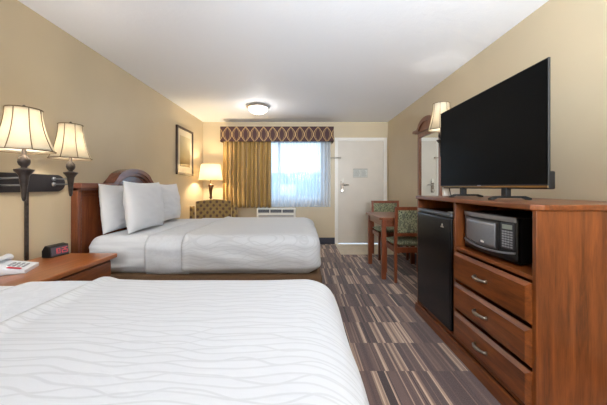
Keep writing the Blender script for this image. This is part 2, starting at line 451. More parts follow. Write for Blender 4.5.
# window
wf = B(); t_ = .045
for a in ((WX0, WX0 + t_, WZ0, WZ1), (WX1 - t_, WX1, WZ0, WZ1), (WX0, WX1, WZ0, WZ0 + t_), (WX0, WX1, WZ1 - t_, WZ1), (-.49, -.44, WZ0, WZ1)):
    box(wf, a[0], a[1], YF + .06, YF + .11, a[2], a[3], bev=.004)
win = struct('window_1', wf, M['trim_paint'])
struct('window_sill', box(B(), WX0 - .0, WX1 + .0, YF + .0, YF + .06, WZ0, WZ0 + .02, bev=.004), M['trim_paint'], win)
struct('pane', box(B(), WX0 + t_, -.49, YF + .08, YF + .086, WZ0 + t_, WZ1 - t_), M['glass'], win)
struct('pane', box(B(), -.44, WX1 - t_, YF + .08, YF + .086, WZ0 + t_, WZ1 - t_), M['glass'], win)

# door
dr = struct('door_1', box(B(), DX0, DX1, YF - .006, YF + .04, .0205, DZ1, bev=.002), M['white_paint'])
bm = B(); fw = .065
prof = [(DX0 - fw, DX0), (DX1, DX1 + fw)]
for a, b in prof: box(bm, a, b, YF - .022, YF + .005, 0.006, DZ1 + fw, bev=.006)
box(bm, DX0, DX1, YF - .022, YF + .005, DZ1, DZ1 + fw, bev=.006)
struct('door_frame', bm, M['trim_paint'], dr)
struct('threshold', box(B(), DX0, DX1, YF - .06, YF + .03, .006, .020, bev=.004), plain('dull_threshold', rgb(168, 168, 170), .6), dr)
bm = box(B(), .775, .835, YF - .022, YF - .007, 1.03, 1.26, bev=.006)
lathe_b = B(); tube(lathe_b, [(0, 0, 0)] * 0 or [(.805, YF - .02, 1.185), (.805, YF - .06, 1.185), (.815, YF - .072, 1.185), (.86, YF - .074, 1.183), (.93, YF - .07, 1.18)], .010)
hp = struct('lock_plate', bm, plain('worn_nickel', rgb(128, 116, 104), .35, .7), dr)
struct('door_lever', lathe_b, M['nickel'], dr)
bm = B(); tube(bm, [(.80, YF - .021, 1.07), (.80, YF - .055, 1.07)], .028, seg=20); struct('deadbolt', bm, M['nickel'], dr)
struct('key_card_reader', box(B(), .785, .83, YF - .036, YF - .022, 1.22, 1.31, bev=.006), M['white_pl'], dr)
bm = B(); box(bm, .50, .56, YF - .012, YF, 1.70, 1.74, bev=.003); tube(bm, [(.53, YF - .02, 1.72), (.62, YF - .05, 1.72), (.74, YF - .05, 1.72)], .008)
lathe(bm, [(0, 0), (.018, 0), (.018, .03), (0, .03)], 14, (.76, YF - .05, 1.705)); box(bm, .745, .775, YF - .045, YF - .0245, 1.70, 1.74)
struct('swing_latch', bm, M['nickel'], dr)
for hz in (.42, 1.02, 1.78):
    struct('hinge', lathe(B(), [(0, 0), (.009, 0), (.009, .1), (0, .1)], 12, (1.632, YF - .03, hz)), M['trim_paint'], dr)
struct('peephole', lathe(B(), [(0, 0), (.011, 0), (.011, .01), (0, .01)], 14), M['nickel'], dr)
o_ = kids(dr)[-1]; o_.rotation_euler = (PI / 2, 0, 0); o_.location = (1.165, YF - .004, 1.50)
# notice on the door
sg = thing('door_notice', 'small grey framed notice sheet fixed to the white entry door', 'notice', (1.165, YF - .008, 1.33))
obj('holder', box(B(), -.145, .145, -.006, 0, -.001, .175, bev=.001), plain('clear_holder', rgb(186, 184, 174), .2), sg)
bm = box(B(), -.135, .0, -.0075, -.006, .012, .158); box(bm, .01, .137, -.0075, -.006, .012, .158)
obj('paper', bm, plain('notice_paper', rgb(196, 198, 192), .5, var=.04, sc=60), sg)
bm = B()
box(bm, -.143, .143, -.009, -.0075, .163, .173)
for i in range(9):
    box(bm, -.125, -.012 - random.random() * .03, -.0082, -.0075, .025 + i * .014, .030 + i * .014)
    box(bm, .02, .125 - random.random() * .04, -.0082, -.0075, .025 + i * .014, .030 + i * .014)
obj('printed_text', bm, plain('notice_grey', rgb(140, 140, 134), .5), sg)

# ---------------------------------------------------------------- beds
HBX = XL + .004
def arch_line(y0, y1, zs, hump, w, n=48, yc=None):
    """top line of the headboard: straight shoulders, cyma up to a central arch"""
    yc = (y0 + y1) / 2 if yc is None else yc; out = []
    for i in range(n + 1):
        y = y0 + (y1 - y0) * i / n; a = abs(y - yc) / w
        if a >= 1.18: z = 0
        elif a <= 1: z = math.sqrt(max(0, 1 - (a * .93) ** 2)) 
        else:
            z1 = math.sqrt(1 - .93 ** 2); tt = (a - 1) / .18; z = z1 * (1 - tt) ** 2
        out.append((y, zs + hump * z))
    return out
def headboard(root, y0, y1):
    zs, hump, w = 1.145, .155, .31
    top = arch_line(y0, y1, zs, hump, w)
    bm = B()
    low = [(min(max(y, y0 + .006), y1 - .006), .30) for y, z in top]
    strip(bm, low, [(min(max(y, y0 + .006), y1 - .006), z) for y, z in top], 'x', .001, .05)
    hb = obj('headboard', bm, M['head_z'], root)
    bm = B()  # cap moulding following the line
    hi = [(y, z + .030) for y, z in arch_line(y0 - .015, y1 + .015, zs, hump + .012, w + .02)]
    lo = [(y, z - .012) for y, z in arch_line(y0 - .015, y1 + .015, zs, hump + .012, w - .005)]
    strip(bm, lo, hi, 'x', .0, .105)
    hi = [(y, z - .010) for y, z in arch_line(y0, y1, zs, hump + .008, w + .01)]
    lo = [(y, z - .034) for y, z in arch_line(y0, y1, zs, hump + .004, w - .015)]
    strip(bm, lo, hi, 'x', .0, .088)
    obj('cap_moulding', bm, M['cap'], hb)
    bm = B()
    obj('post', box(bm, .0, .062, y0, y0 + .04, .0, zs - .01, bev=.004), M['head_z'], hb)
    obj('post', box(B(), .0, .062, y1 - .04, y1, .0, zs - .01, bev=.004), M['head_z'], hb)
    bm = B(); yc = (y0 + y1) / 2
    box(bm, .0, .06, y0 + .04, y1 - .04, zs - .085, zs - .055, bev=.006)
    obj('rail', bm, M['head_y'], hb)
    bm = B(); pts = [(yc + (w - .04) * math.cos(a), zs - .03 + (hump - .035 + .03) * math.sin(a)) for a in [PI * i / 30 for i in range(31)]]
    prism(bm, pts, 'x', .05, .060)
    obj('arch_panel', bm, M['arch_panel'], hb)
    bm = B(); tube(bm, [(.062, u, v) for u, v in pts], .009, seg=8); obj('arch_bead', bm, M['cap'], hb)
def make_bed(label, y0, y1, grp, seed):
    b = thing('bed', label, 'bed', (HBX, y0, 0), 0, grp); w = y1 - y0
    headboard(b, .0 - .03, w + .03)
    obj('box_base', box(B(), .09, 2.15, -.03, w + .03, .02, .385, bev=.03), M['brown_fab'], b)
    def disp(p, n):
        q = Vector((p.x * 2.0, p.y * 3, p.z * 16 + seed))
        side = abs(n.y) + abs(n.x) * .5
        return side * (.012 * (noise.noise(q)) + .006 * noise.noise(q * 2.3)) + .004 * noise.noise(Vector((p.x * 5, p.y * 5, seed)))
    bm = rbox(B(), .085, 2.10, -.01, w + .01, .375, .708, (.13, .10, .10), 90, 60, 26, disp)
    obj('mattress', bm, M['sheet'], b, smooth=True)
    return b
def coverlet(label, y0, y1, grp, seed, fx=.955, x1=2.14, sw=.026, sz=.714):
    w = y1 - y0
    cv = thing('coverlet', label, 'bedspread', (HBX, y0, 0), 0, grp)
    def disp(p, n):
        side = max(abs(n.y), abs(n.x)); low = max(0, min(1, (.62 - p.z) / .25))
        q = Vector((p.x * 4.2, p.y * 4.2, p.z * 3 + seed))
        d = .004 * noise.noise(Vector((p.x * 3, p.y * 3, seed)))
        d += .012 * math.exp(-((p.x - fx - .01) / .035) ** 2) * (1 if p.z > .40 else .4)
        d += side * (.016 * low * noise.noise(q * 1.5) + .010 * noise.noise(Vector((p.x * 3 + p.z * 9, p.y * 3 + p.z * 9, seed))))
        d -= side * .05 * max(0, (.46 - p.z) / .1) ** 1.5 if p.z < .46 else 0
        return d
    bm = rbox(B(), .6, x1, -.045, w + .045, .36, .725, (.15, .12, .10), 96, 100, 30, disp, keep=lambda c: c.x > fx and c.z > .375)
    o = obj('spread', bm, M['coverlet'], cv, smooth=True); solidify(o, .016)
    # the turned-down band near the pillows
    def d2(p, n):
        side = abs(n.y)
        return .004 * noise.noise(Vector((p.x * 6, p.y * 6, seed + 3))) + side * .008 * noise.noise(Vector((p.x * 5, p.y, p.z * 14)))
    bm = rbox(B(), .3, 1.6, -sw, w + sw, .36, sz, (.15, .11, .10), 60, 70, 26, d2, keep=lambda c: fx - .32 < c.x < fx + .035 and c.z > .378)
    o = obj('turned_down_sheet', bm, M['fold'], cv, smooth=True); solidify(o, .010)
    return cv
B2 = (2.465, 3.985); B1 = (-.20, 1.325)
make_bed('far bed with dark cherry arched headboard and white bedding beside the nightstand', B2[0], B2[1], 'double beds', 1.3)
make_bed('nearest bed, cut off by the bottom of the picture, white bedding over brown base', B1[0], B1[1], 'double beds', 8.1)
coverlet('white wave-patterned coverlet spread over the far bed with the three pillows', B2[0], B2[1], 'white coverlets', 2.2)
coverlet('white wave-patterned coverlet spread over the nearest bed at the bottom of the picture', B1[0], B1[1], 'white coverlets', 5.2, 1.075, 2.128, .040, .718)

def pillow(label, loc, rx, rz, W, Hh, T, seed):
    """W wide (y), Hh tall (z), leaning back; local x = thickness"""
    def f(sgn):
        def g(u, v):
            a, b = u * 2 - 1, v * 2 - 1
            t = T * .5 * (max(0, 1 - abs(a) ** 2.6) ** .55) * (max(0, 1 - abs(b) ** 2.6) ** .55)
            pinch = 1 - .07 * (1 - a * a); pinch2 = 1 - .06 * (1 - b * b)
            y = a * W / 2 * pinch2; z = b * Hh / 2 * pinch + Hh / 2
            t += (.009 * noise.noise(Vector((a * 2.5 + seed, b * 2.5, sgn))) + .006 * noise.noise(Vector((a * 3 + seed, b * 8, sgn * 2)))) * min(1, t / T * 3)
            t *= 1 + .18 * (-b) * (1 - abs(a))
            z -= .012 * (1 - b) * abs(t) / T
            return Vector((sgn * (t + .002), y, z))
        return g
    o = obj('pillow', grid_solid(B(), 44, 36, f(1), f(-1)), M['pillow'], smooth=True)
    o.location = loc; o.rotation_euler = Euler((0, rx, rz)); tag(o, label, 'pillow', 'white pillows on the far bed')
    return o
pillow('white pillow leaning on the headboard, partly hidden at the near side', (-1.80, 2.88, .712), -.09, .02, .62, .46, .15, 3)
pillow('front white pillow of the near pair, standing upright nearest the camera', (-1.565, 2.89, .712), -.10, -.02, .62, .485, .20, 9)
pillow('white pillow at the far window side of the bed, behind the upright front pillow', (-1.65, 3.55, .718), -.10, .03, .64, .47, .18, 17)

# ---------------------------------------------------------------- nightstand, clock, phone
NZ = .615
ns = thing('nightstand', 'cherry wood nightstand between the two beds', 'nightstand', (XL + .014, 1.40, 0))
NW, ND = .87, .49
obj('body', box(box(B(), .01, ND - .035, .02, NW - .02, .06, NZ - .03, bev=.003), .03, ND - .06, .04, NW - .04, 0, .06), M['wood_z'], ns)
bm = B(); prism(bm, [(0, 0), (ND, 0), (ND + .012, .012), (ND + .012, NW - .012), (ND, NW), (0, NW)], 'z', NZ - .032, NZ, bev=.006)
obj('top', bm, M['night_top'], ns)
for z0, z1 in ((.335, .565), (.085, .32)):
    d = obj('drawer', box(B(), ND - .036, ND - .016, .04, NW - .04, z0, z1, bev=.006), M['wood_y'], ns)
    bm = B(); zc = (z0 + z1) / 2; tube(bm, [(ND - .017, NW / 2 - .05, zc), (ND + .008, NW / 2 - .04, zc), (ND + .012, NW / 2, zc), (ND + .008, NW / 2 + .04, zc), (ND - .017, NW / 2 + .05, zc)], .006)
    obj('handle', bm, M['nickel'], d)

ck = thing('alarm_clock', 'black alarm clock with red digits on the nightstand', 'clock', (-1.872, 2.175, NZ), -.12)
bm = B(); prism(bm, [(-.045, 0), (.03, 0), (.022, .082), (-.02, .088), (-.045, .05)], 'y', -.075, .075, bev=.004); obj('housing', bm, M['black'], ck)
bm = B(); R_ = Matrix.Translation((.030, 0, 0)) @ Matrix.Rotation(-.097, 4, 'Y')
box(bm, 0, .0025, -.066, .070, .012, .072, bev=.001, rot=R_); obj('display', bm, plain('smoky_display', rgb(84, 78, 88), .25), ck)
SEG = {'0': 'abcdef', '1': 'bc', '2': 'abged', '5': 'afgcd', '7': 'abc', '8': 'abcdefg'}
bm = B()
def seg7(ch, y0):
    w, h, t = .021, .040, .0045; z0 = .022
    r = {'a': (0, w, h - t, h), 'd': (0, w, 0, t), 'g': (0, w, h / 2 - t / 2, h / 2 + t / 2), 'b': (w - t, w, h / 2, h), 'c': (w - t, w, 0, h / 2), 'f': (0, t, h / 2, h), 'e': (0, t, 0, h / 2)}
    for s in SEG[ch]:
        a = r[s]; box(bm, .0026, .0036, y0 + a[0], y0 + a[1], z0 + a[2], z0 + a[3], rot=R_)
seg7('1', -.045); seg7('0', -.020); seg7('2', .015); seg7('5', .040)
box(bm, .0026, .0036, .006, .009, .032, .036, rot=R_); box(bm, .0026, .0036, .006, .009, .048, .052, rot=R_)
obj('digits', bm, M['led'], ck)

ph = thing('telephone', 'white corded desk telephone with red strip on the nightstand', 'telephone', (-1.815, 1.775, NZ), -1.15)
bm = B()
prism(bm, [(-.105, 0), (.105, 0), (.105, .022), (-.07, .058), (-.105, .058)], 'x', -.10, .10, bev=.005)
obj('base', bm, M['phone'], ph)
ro = Matrix.Rotation(PI, 4, 'Z')
for c in kids(ph): c.rotation_euler = (0, 0, 0)
bm = B()  # handset lies along x at the back half
def hs(u, v):  # cross-section sweep
    x = -.11 + .22 * u; a = 2 * PI * v
    end = abs(u * 2 - 1); ry = .022 + .006 * end ** 4; rz = .012 + .012 * end ** 4
    return Vector((x, -.055 + ry * math.cos(a), .078 - .010 * end ** 4 + rz * math.sin(a)))
t = B(); rings = [[t.verts.new(hs(i / 24, k / 16)) for k in range(16)] for i in range(25)]
for a, b in zip(rings, rings[1:]):
    for k in range(16): t.faces.new((a[k], a[(k + 1) % 16], b[(k + 1) % 16], b[k])).smooth = True
t.faces.new(rings[0]); t.faces.new(rings[-1]); merge(bm, t)
obj('handset', bm, M['phone'], ph, smooth=True, autos=50)
bm = B(); Rk = Matrix.Translation((0, 0, 0))
for i in range(3):
    for j in range(4):
        x = -.04 + .03 * i; y = .0 + .022 * j; z = .022 + (.105 - y) / .175 * .036
        box(bm, x, x + .02, y, y + .013, z - .002, z + .004, bev=.001)
obj('keypad', bm, M['key'], ph)
bm = box(B(), .078, .100, .02, .085, .0, .004, bev=.0005)
o = obj('red_strip', bm, M['red'], ph); o.location = (0, .0, .047); o.rotation_euler = (-.202, 0, 0)
bm = B(); pts = []
for i in range(260):
    u = i / 259; a = u * 26 * 2 * PI
    base = Vector((.09 + .10 * math.sin(u * PI * .9), -.07 - .24 * u, .012 + .012 * 0))
    pts.append(base + Vector((.006 * math.cos(a), 0, .007 + .006 * math.sin(a))))
tube(bm, pts, .0018, seg=6); obj('coiled_cord', bm, M['white_pl'], ph, smooth=True)

# ---------------------------------------------------------------- wall lamps
bm = B(); pts = []
M['board'] = plain('dark_stained_board', rgb(38, 34, 36), .35, var=.15)
L0, L1, hb_ = 1.40, 2.36, .066
for i in range(13): a = -PI / 2 + PI * i / 12; pts.append((L1 - .07 + .07 * math.cos(a), 1.17 + hb_ * math.sin(a)))
for i in range(13): a = PI / 2 + PI * i / 12; pts.append((L0 + .07 + .07 * math.cos(a), 1.17 + hb_ * math.sin(a)))
prism(bm, pts, 'x', XL, XL + .022, bev=.006)
mb = thing('lamp_backboard', 'long dark rounded wooden backboard behind the two wall lamps', 'wall plaque', (0, 0, 0))
obj('board', bm, M['board'], mb)
pts2 = [(y0_ + (-.02 if y0_ > 1.88 else .02), 1.17 + (z - 1.17) * .72) for y0_, z in pts]
bm = B(); prism(bm, pts2, 'x', XL + .022, XL + .030, bev=.004); obj('raised_panel', bm, M['board'], mb)
def bell(z0, z1, r0, r1, inset=0.0, n=14):
    out = []
    for i in range(n + 1):
        u = i / n
        r = r1 + (r0 - r1) * ((1 - u) ** 2.2 * .78 + (1 - u) * .22)
        out.append((r - inset, z0 + (z1 - z0) * u))
    return out
def wall_lamp(label, lx, ly, zb, wallx, arm_y, power, rb=.128, rt=.078, h=.255, cord=None):
    """lx,ly lamp axis; zb: bottom of shade"""
    g = thing('wall_lamp', label, 'lamp', (lx, ly, 0), 0, 'bell shaded wall lamps')
    sgn = 1 if wallx > lx else -1
    bm = B()
    lathe(bm, [(0, zb - .285), (.008, zb - .28), (.012, zb - .26), (.016, zb - .20), (.024, zb - .14), (.034, zb - .125), (.044, zb - .112), (.046, zb - .104), (.030, zb - .100), (.014, zb - .094),
               (.014, zb - .088), (.024, zb - .078), (.029, zb - .062), (.027, zb - .044), (.016, zb - .028), (.010, zb - .018), (.010, zb + .05), (0, zb + .05)], 28)
    obj('lamp_body', bm, M['iron'], g, smooth=True, autos=50)
    for dz in (-.150, -.192):
        bm = B(); z = zb + dz
        p0 = (wallx - lx, arm_y - ly, z); 
        tube(bm, [p0, (p0[0] * .45, p0[1] * 1.0, z), (0.0, 0.0, z)] if cord is None else [p0, (0, 0, z)], .0055, seg=10)
        lathe(bm, [(0, -.014), (.013, -.010), (.013, .010), (0, .014)], 16, (0.022 * -sgn * 0, 0, z))
        t = B(); lathe(t, [(0, 0), (.016, 0), (.014, .012), (0, .014)], 16)
        bmesh.ops.transform(t, matrix=Matrix.Translation(p0) @ Matrix.Rotation(-sgn * PI / 2, 4, 'Y'), verts=t.verts); merge(bm, t)
        obj('swing_arm', bm, M['silver'], g)
    bm = B(); prof = bell(zb, zb + h, rb, rt)
    lathe(bm, prof, 48, closed=False)
    sh = obj('lamp_shade', bm, M['shade'], g, smooth=True); solidify(sh, .0016)
    bm = B()
    for k in range(8):
        a = 2 * PI * (k + .28) / 8
        tube(bm, [((r + .002) * math.cos(a), (r + .002) * math.sin(a), z) for r, z in prof], .0024, seg=6)
    for r, z in (prof[0], prof[-1]):
        tube(bm, [((r + .001) * math.cos(2 * PI * i / 48), (r + .001) * math.sin(2 * PI * i / 48), z) for i in range(49)], .0034, seg=6)
    obj('shade_trim', bm, M['shade_rib'], sh)
    bm = B(); zt = zb + h
    for k in range(3):
        a = 2 * PI * k / 3; tube(bm, [(0, 0, zt - .012), (rt * math.cos(a), rt * math.sin(a), zt - .004)], .0016, seg=6)
    tube(bm, [(0, 0, zb + .05), (0, 0, zt - .01)], .003, seg=8)
    lathe(bm, [(0, zt - .014), (.006, zt - .012), (.004, zt + .004), (.010, zt + .012), (.008, zt + .020), (0, zt + .026)], 14)
    obj('finial', bm, M['iron'], g)
    bm = B(); lathe(bm, [(0, zb + .05), (.013, zb + .052), (.014, zb + .07), (.03, zb + .11), (.028, zb + .14), (0, zb + .155)], 18, (0, 0, 0))
    ld = bpy.data.lights.new('lamp_bulb_light', 'POINT'); ld.energy = power * .27; ld.color = (1, .96, .90); ld.shadow_soft_size = .035
    lo = bpy.data.objects.new('lamp_bulb_light', ld); COL.objects.link(lo); lo.location = (0, 0, zb + .11); lo.parent = g
    bm.free()
    if cord:
        obj('cord_cover', box(B(), cord[0] - lx, cord[0] + .016 - lx, cord[1] - .011 - ly, cord[1] + .011 - ly, NZ, 1.107, bev=.003), M['iron'], g)
    return g
wall_lamp('near cream bell-shaded wall lamp at the left edge, above the telephone', -1.57, 1.61, 1.343, XL + .03, 1.80, 9, cord=(XL + .001, 2.04), rb=.137, h=.236)
wall_lamp('second cream bell-shaded wall lamp, beside the headboard of the far bed', -1.745, 2.15, 1.353, XL + .03, 2.235, 7, rb=.130, rt=.074)
wall_lamp('cream bell-shaded wall lamp on the right wall, half behind the television', 1.455, 2.98, 1.735, XR - .004, 3.04, 3.5, h=.275)

# ---------------------------------------------------------------- picture on the left wall
pc = thing('framed_picture', 'dark framed landscape print on the left wall', 'picture', (XL, 4.46, 1.34))
PW, PH = .66, .78
bm = B()
for a in ((0, PW, 0, .035), (0, PW, PH - .035, PH), (0, .035, 0, PH), (PW - .035, PW, 0, PH)):
    box(bm, .0, .032, a[0], a[1], a[2], a[3], bev=.004)
obj('frame', bm, M['frame_dk'], pc)
obj('mat_board', box(B(), .004, .014, .03, PW - .03, .03, PH - .03), M['mat_board'], pc)
o = obj('print', box(B(), 0, .004, 0, PW - .26, 0, PH - .28), M['art'], pc); o.location = (.0145, .13, .14)

# ---------------------------------------------------------------- curtains
ycur = 5.50
vx0, vx1, vy = -1.555, .605, 5.575
va = thing('valance', 'maroon window valance with a gold interlaced oval pattern', 'valance', (0, 0, 2.005))
bm = box(B(), vx0, vx1, 5.41, 5.425, 0, .285, bev=.004); box(bm, vx0, vx0 + .015, 5.425, YF, 0, .285); box(bm, vx1 - .015, vx1, 5.425, YF, 0, .285); box(bm, vx0 + .015, vx1 - .015, 5.425, YF, .27, .285)
obj('fabric_board', bm, M['valance'], va)
def curtain(name, m, x0, x1, y, z0, z1, amp, pleats, th, seed, label, group=None, nx=260, nz=20):
    def s(off):
        def f(u, v):
            x = x0 + (x1 - x0) * u; z = z0 + (z1 - z0) * v
            ph_ = 2 * PI * pleats * u + 1.6 * noise.noise(Vector((u * 6, v * 1.2, seed)))
            k = amp * (.75 + .6 * noise.noise(Vector((u * 9, v * .8, seed + 4))))
            yy = y + k * math.sin(ph_) * (1 - .25 * v) + 0.08 * k * math.sin(2.7 * ph_ + seed)
            xx = x + .008 * math.sin(ph_ * 1.0 + 1.3)
            return Vector((xx, yy + off, z + .006 * math.sin(ph_) * (1 - v)))
        return f
    o = obj(name, grid_solid(B(), nx, nz, s(0), s(th)), m, smooth=True)
    tag(o, label, 'curtain', group); return o
curtain('drape', M['gold'], -1.53, -.60, ycur, .745, 2.05, .045, 11, .004, 2, 'gold satin drape gathered over the left half of the window')
def sheer_():
    def f(u, v):
        x = -.62 + 1.18 * u; z = .75 + 1.30 * v
        ph_ = 2 * PI * 17 * u + 1.8 * noise.noise(Vector((u * 7, v, 3)))
        k = .020 * (.8 + .6 * noise.noise(Vector((u * 9, v * .8, 8))))
        return Vector((x, 5.60 + k * math.sin(ph_), z))
    bm = B(); g = [[bm.verts.new(f(i / 300, j / 16)) for j in range(17)] for i in range(301)]
    for i in range(300):
        for j in range(16): bm.faces.new((g[i][j], g[i + 1][j], g[i + 1][j + 1], g[i][j + 1])).smooth = True
    o = obj('sheer_curtain', bm, M['sheer'], smooth=True); tag(o, 'white sheer curtain over the right half of the window', 'curtain')
sheer_()

# ---------------------------------------------------------------- air conditioner
ac = thing('air_conditioner', 'white through-wall air conditioner under the window', 'air conditioner', (-.50, YF, .30))
obj('housing', box(B(), -.375, .375, -.20, 0, 0, .43, bev=.012), M['white_pl'], ac)
bm = B()
for i in range(3):
    a = -.345 + i * .235
    box(bm, a, a + .215, -.206, -.19, .345, .405, bev=.003)
gr = obj('vent', bm, M['grey_mesh'], ac)
bm = B()
for i in range(3):
    for j in range(3):
        a = -.345 + i * .235; box(bm, a + .004, a + .211, -.210, -.203, .357 + j * .017, .361 + j * .017)
obj('louver', bm, M['silver'], gr)
bm = B()
for j in range(12): box(bm, -.34, .34, -.207, -.19, .03 + j * .023, .04 + j * .023, bev=.002)
obj('intake_grille', bm, M['grey_mesh'], ac)

# ---------------------------------------------------------------- ceiling light
cl = thing('ceiling_light', 'flush ceiling light with a lit white dome near the window', 'ceiling light', (-.70, 4.55, H))
obj('rim', lathe(B(), [(0, 0), (.165, 0), (.182, -.012), (.186, -.030), (.176, -.040), (.160, -.044), (0, -.044)], 48), M['nickel'], cl, smooth=True, autos=40)
obj('glass_dome', lathe(B(), [(.158, -.044), (.152, -.068), (.130, -.096), (.095, -.118), (.05, -.131), (0, -.135)], 48, closed=False), M['dome'], cl, smooth=True)
obj('finial', lathe(B(), [(0, -.130), (.012, -.133), (.010, -.142), (.006, -.150), (0, -.156)], 16), M['nickel'], cl, smooth=True)

# ---------------------------------------------------------------- corner lamp and armchair
fl = thing('floor_lamp', 'tall lamp with a white tapered drum shade in the far left corner', 'lamp', (-1.68, 5.25, 0))
obj('stem', lathe(B(), [(0, 0), (.15, 0), (.155, .012), (.14, .025), (.04, .04), (.018, .06), (.016, .6), (.03, .68), (.035, .80), (.020, .9), (.018, .935), (.032, .945), (.032, .955), (.020, .965), (.024, 1.02), (.036, 1.10), (.050, 1.17), (.040, 1.185), (.012, 1.20), (.010, 1.34), (0, 1.34)], 24), M['bronze'], fl, smooth=True, autos=50)
sh = obj('lamp_shade', lathe(B(), [(.215, 1.265), (.170, 1.555)], 48, closed=False), M['shade_w'], fl, smooth=True); solidify(sh, .0015)
bm = B()
for k in range(3): a = 2 * PI * k / 3; tube(bm, [(0, 0, 1.545), (.17 * math.cos(a), .17 * math.sin(a), 1.55)], .002, seg=6)
tube(bm, [(0, 0, 1.34), (0, 0, 1.56)], .003, seg=8); lathe(bm, [(0, 1.555), (.008, 1.56), (0, 1.58)], 12); obj('harp', bm, M['bronze'], fl)
ld = bpy.data.lights.new('lamp_bulb_light', 'POINT'); ld.energy = 14; ld.color = (1, .80, .52); ld.shadow_soft_size = .04
lo = bpy.data.objects.new('lamp_bulb_light', ld); COL.objects.link(lo); lo.location = (0, 0, 1.40); lo.parent = fl

ar = thing('armchair', 'olive patterned tufted armchair in the far left corner behind the bed', 'armchair', (-1.42, 4.64, 0), .36); ar.scale = (.88, .88, 1)
def curve_back():
    def f(off):
        def g(u, v):
            a = u * 2 - 1; z = .36 + (.565 - .035 * a * a) * v; lean = .10 * v
            y = .24 + lean - .10 * a * a + off
            dim = .012 * math.cos(u * 5 * 2 * PI) * math.cos(v * 5 * 2 * PI) if off == 0 else 0
            x = a * (.31 + .02 * v)
            return Vector((x, y + dim, z))
        return g
    return grid_solid(B(), 50, 36, f(0), f(.12))
obj('backrest', curve_back(), M['tuft'], ar, smooth=True)
for s in (-1, 1):
    def fa(side, s=s):
        def g(u, v):
            y = -.32 + .60 * u; top = .56 + .26 * (u ** 3); z = .14 + (top - .14) * v
            x = s * (.30 + .05 * v + (.085 if side else 0) + .012 * math.sin(PI * v))
            return Vector((x, y, z))
        return g
    obj('armrest', grid_solid(B(), 24, 16, fa(0), fa(1)), M['tuft'], ar, smooth=True)
obj('seat_cushion', box(B(), -.295, .295, -.33, .20, .30, .45, bev=.04, seg=4), M['tuft'], ar, smooth=True)
obj('base', box(B(), -.30, .30, -.30, .32, .13, .298, bev=.01), M['tuft'], ar)
for x in (-.27, .27):
    for y in (-.27, .27): obj('leg', lathe(B(), [(0, 0), (.014, 0), (.024, .13), (0, .13)], 14, (x, y, 0)), M['leg_wood'], ar)

# ---------------------------------------------------------------- dining table and chairs
TX0, TX1, TY0, TY1, TZ = .955, 1.70, 3.48, 4.30, .765
dt = thing('dining_table', 'cherry wood dining table against the right wall', 'table', (0, 0, 0))
bm = B(); c = .035
prism(bm, [(TX0 + c, TY0), (TX1, TY0), (TX1, TY1), (TX0 + c, TY1), (TX0, TY1 - c), (TX0, TY0 + c)], 'z', TZ - .032, TZ, bev=.006)
obj('tabletop', bm, M['table_wood'], dt)
bm = B()
for a in ((TX0 + .05, TX1 - .05, TY0 + .045, TY0 + .065), (TX0 + .05, TX1 - .05, TY1 - .065, TY1 - .045), (TX0 + .045, TX0 + .065, TY0 + .06, TY1 - .06), (TX1 - .065, TX1 - .045, TY0 + .06, TY1 - .06)):
    box(bm, a[0], a[1], a[2], a[3], TZ - .115, TZ - .033, bev=.002)
obj('apron', bm, M['table_wood'], dt)
for x in (TX0 + .03, TX1 - .085):
    for y in (TY0 + .03, TY1 - .085): obj('leg', box(B(), x, x + .055, y, y + .055, 0, TZ - .033, bev=.004), M['leg_wood'], dt)

def make_chair(label, loc, rz):
    t = thing('dining_chair', label, 'chair', loc, rz, 'upholstered dining chairs at the table')
    w, d = .235, .23
    for s in (-1, 1):
        bm = B(); x0, x1 = sorted((s * w, s * (w - .034)))
        pts = [(-.215, 0), (-.180, 0), (-.172, .45), (-.215, .905), (-.245, .905), (-.210, .45)]
        prism(bm, pts, 'x', x0, x1, bev=.004); obj('leg', bm, M['leg_wood'], t)
        bm = B(); box(bm, x0, x1, d - .036, d, 0, .42, bev=.004); obj('leg', bm, M['leg_wood'], t)
    bm = B(); w2 = w - .034
    box(bm, -w2, w2, -.205, -.182, .355, .42, bev=.003); box(bm, -w2, w2, d - .032, d - .008, .355, .42, bev=.003)
    for s in (-1, 1):
        x0, x1 = sorted((s * (w - .006), s * (w - .030))); box(bm, x0, x1, -.175, d - .034, .355, .42, bev=.003)
    obj('seat_frame', bm, M['leg_wood'], t)
    def crown(sg):
        def g(u, v):
            a, b = u * 2 - 1, v * 2 - 1; e = (max(0, 1 - abs(a) ** 4) * max(0, 1 - abs(b) ** 4)) ** .5
            return Vector((a * (w - .004), .03 + b * .205, .455 + sg * .034 * e + (.001 * sg)))
        return g
    obj('seat', grid_solid(B(), 30, 30, crown(1), crown(-1)), M['leaf'], t, smooth=True)
    bm = B()
    Rr = Rm(.093, 'X', (0, -.2, .45))
    box(bm, -w2, w2, -.2 - .012, -.2 + .018, .865, .905, bev=.004, rot=Rm(0.0, 'X', (0, 0, 0)) @ Matrix.Translation((0, -.028, 0)))
    obj('top_rail', bm, M['leg_wood'], t)
    obj('lower_rail', box(B(), -w2, w2, -.215, -.19, .555, .59, bev=.004), M['leg_wood'], t)
    def bk(sg):
        def g(u, v):
            a = u * 2 - 1; b = v * 2 - 1; e = (max(0, 1 - abs(a) ** 6) * max(0, 1 - abs(b) ** 6)) ** .5
            z = .588 + .280 * v; y = -.201 - .030 * v
            return Vector((a * (w2 + .002), y + sg * (.004 + .014 * e), z))
        return g
    obj('backrest', grid_solid(B(), 24, 24, bk(1), bk(-1)), M['leaf'], t, smooth=True)
    return t
ch = make_chair('olive leaf-fabric dining chair at the near side of the table, beside the black fridge', (1.335, 3.60, 0), 0)
dup(ch, (1.425, 4.66, 0), PI, 'olive leaf-fabric dining chair at the far side of the table, by the entry door')

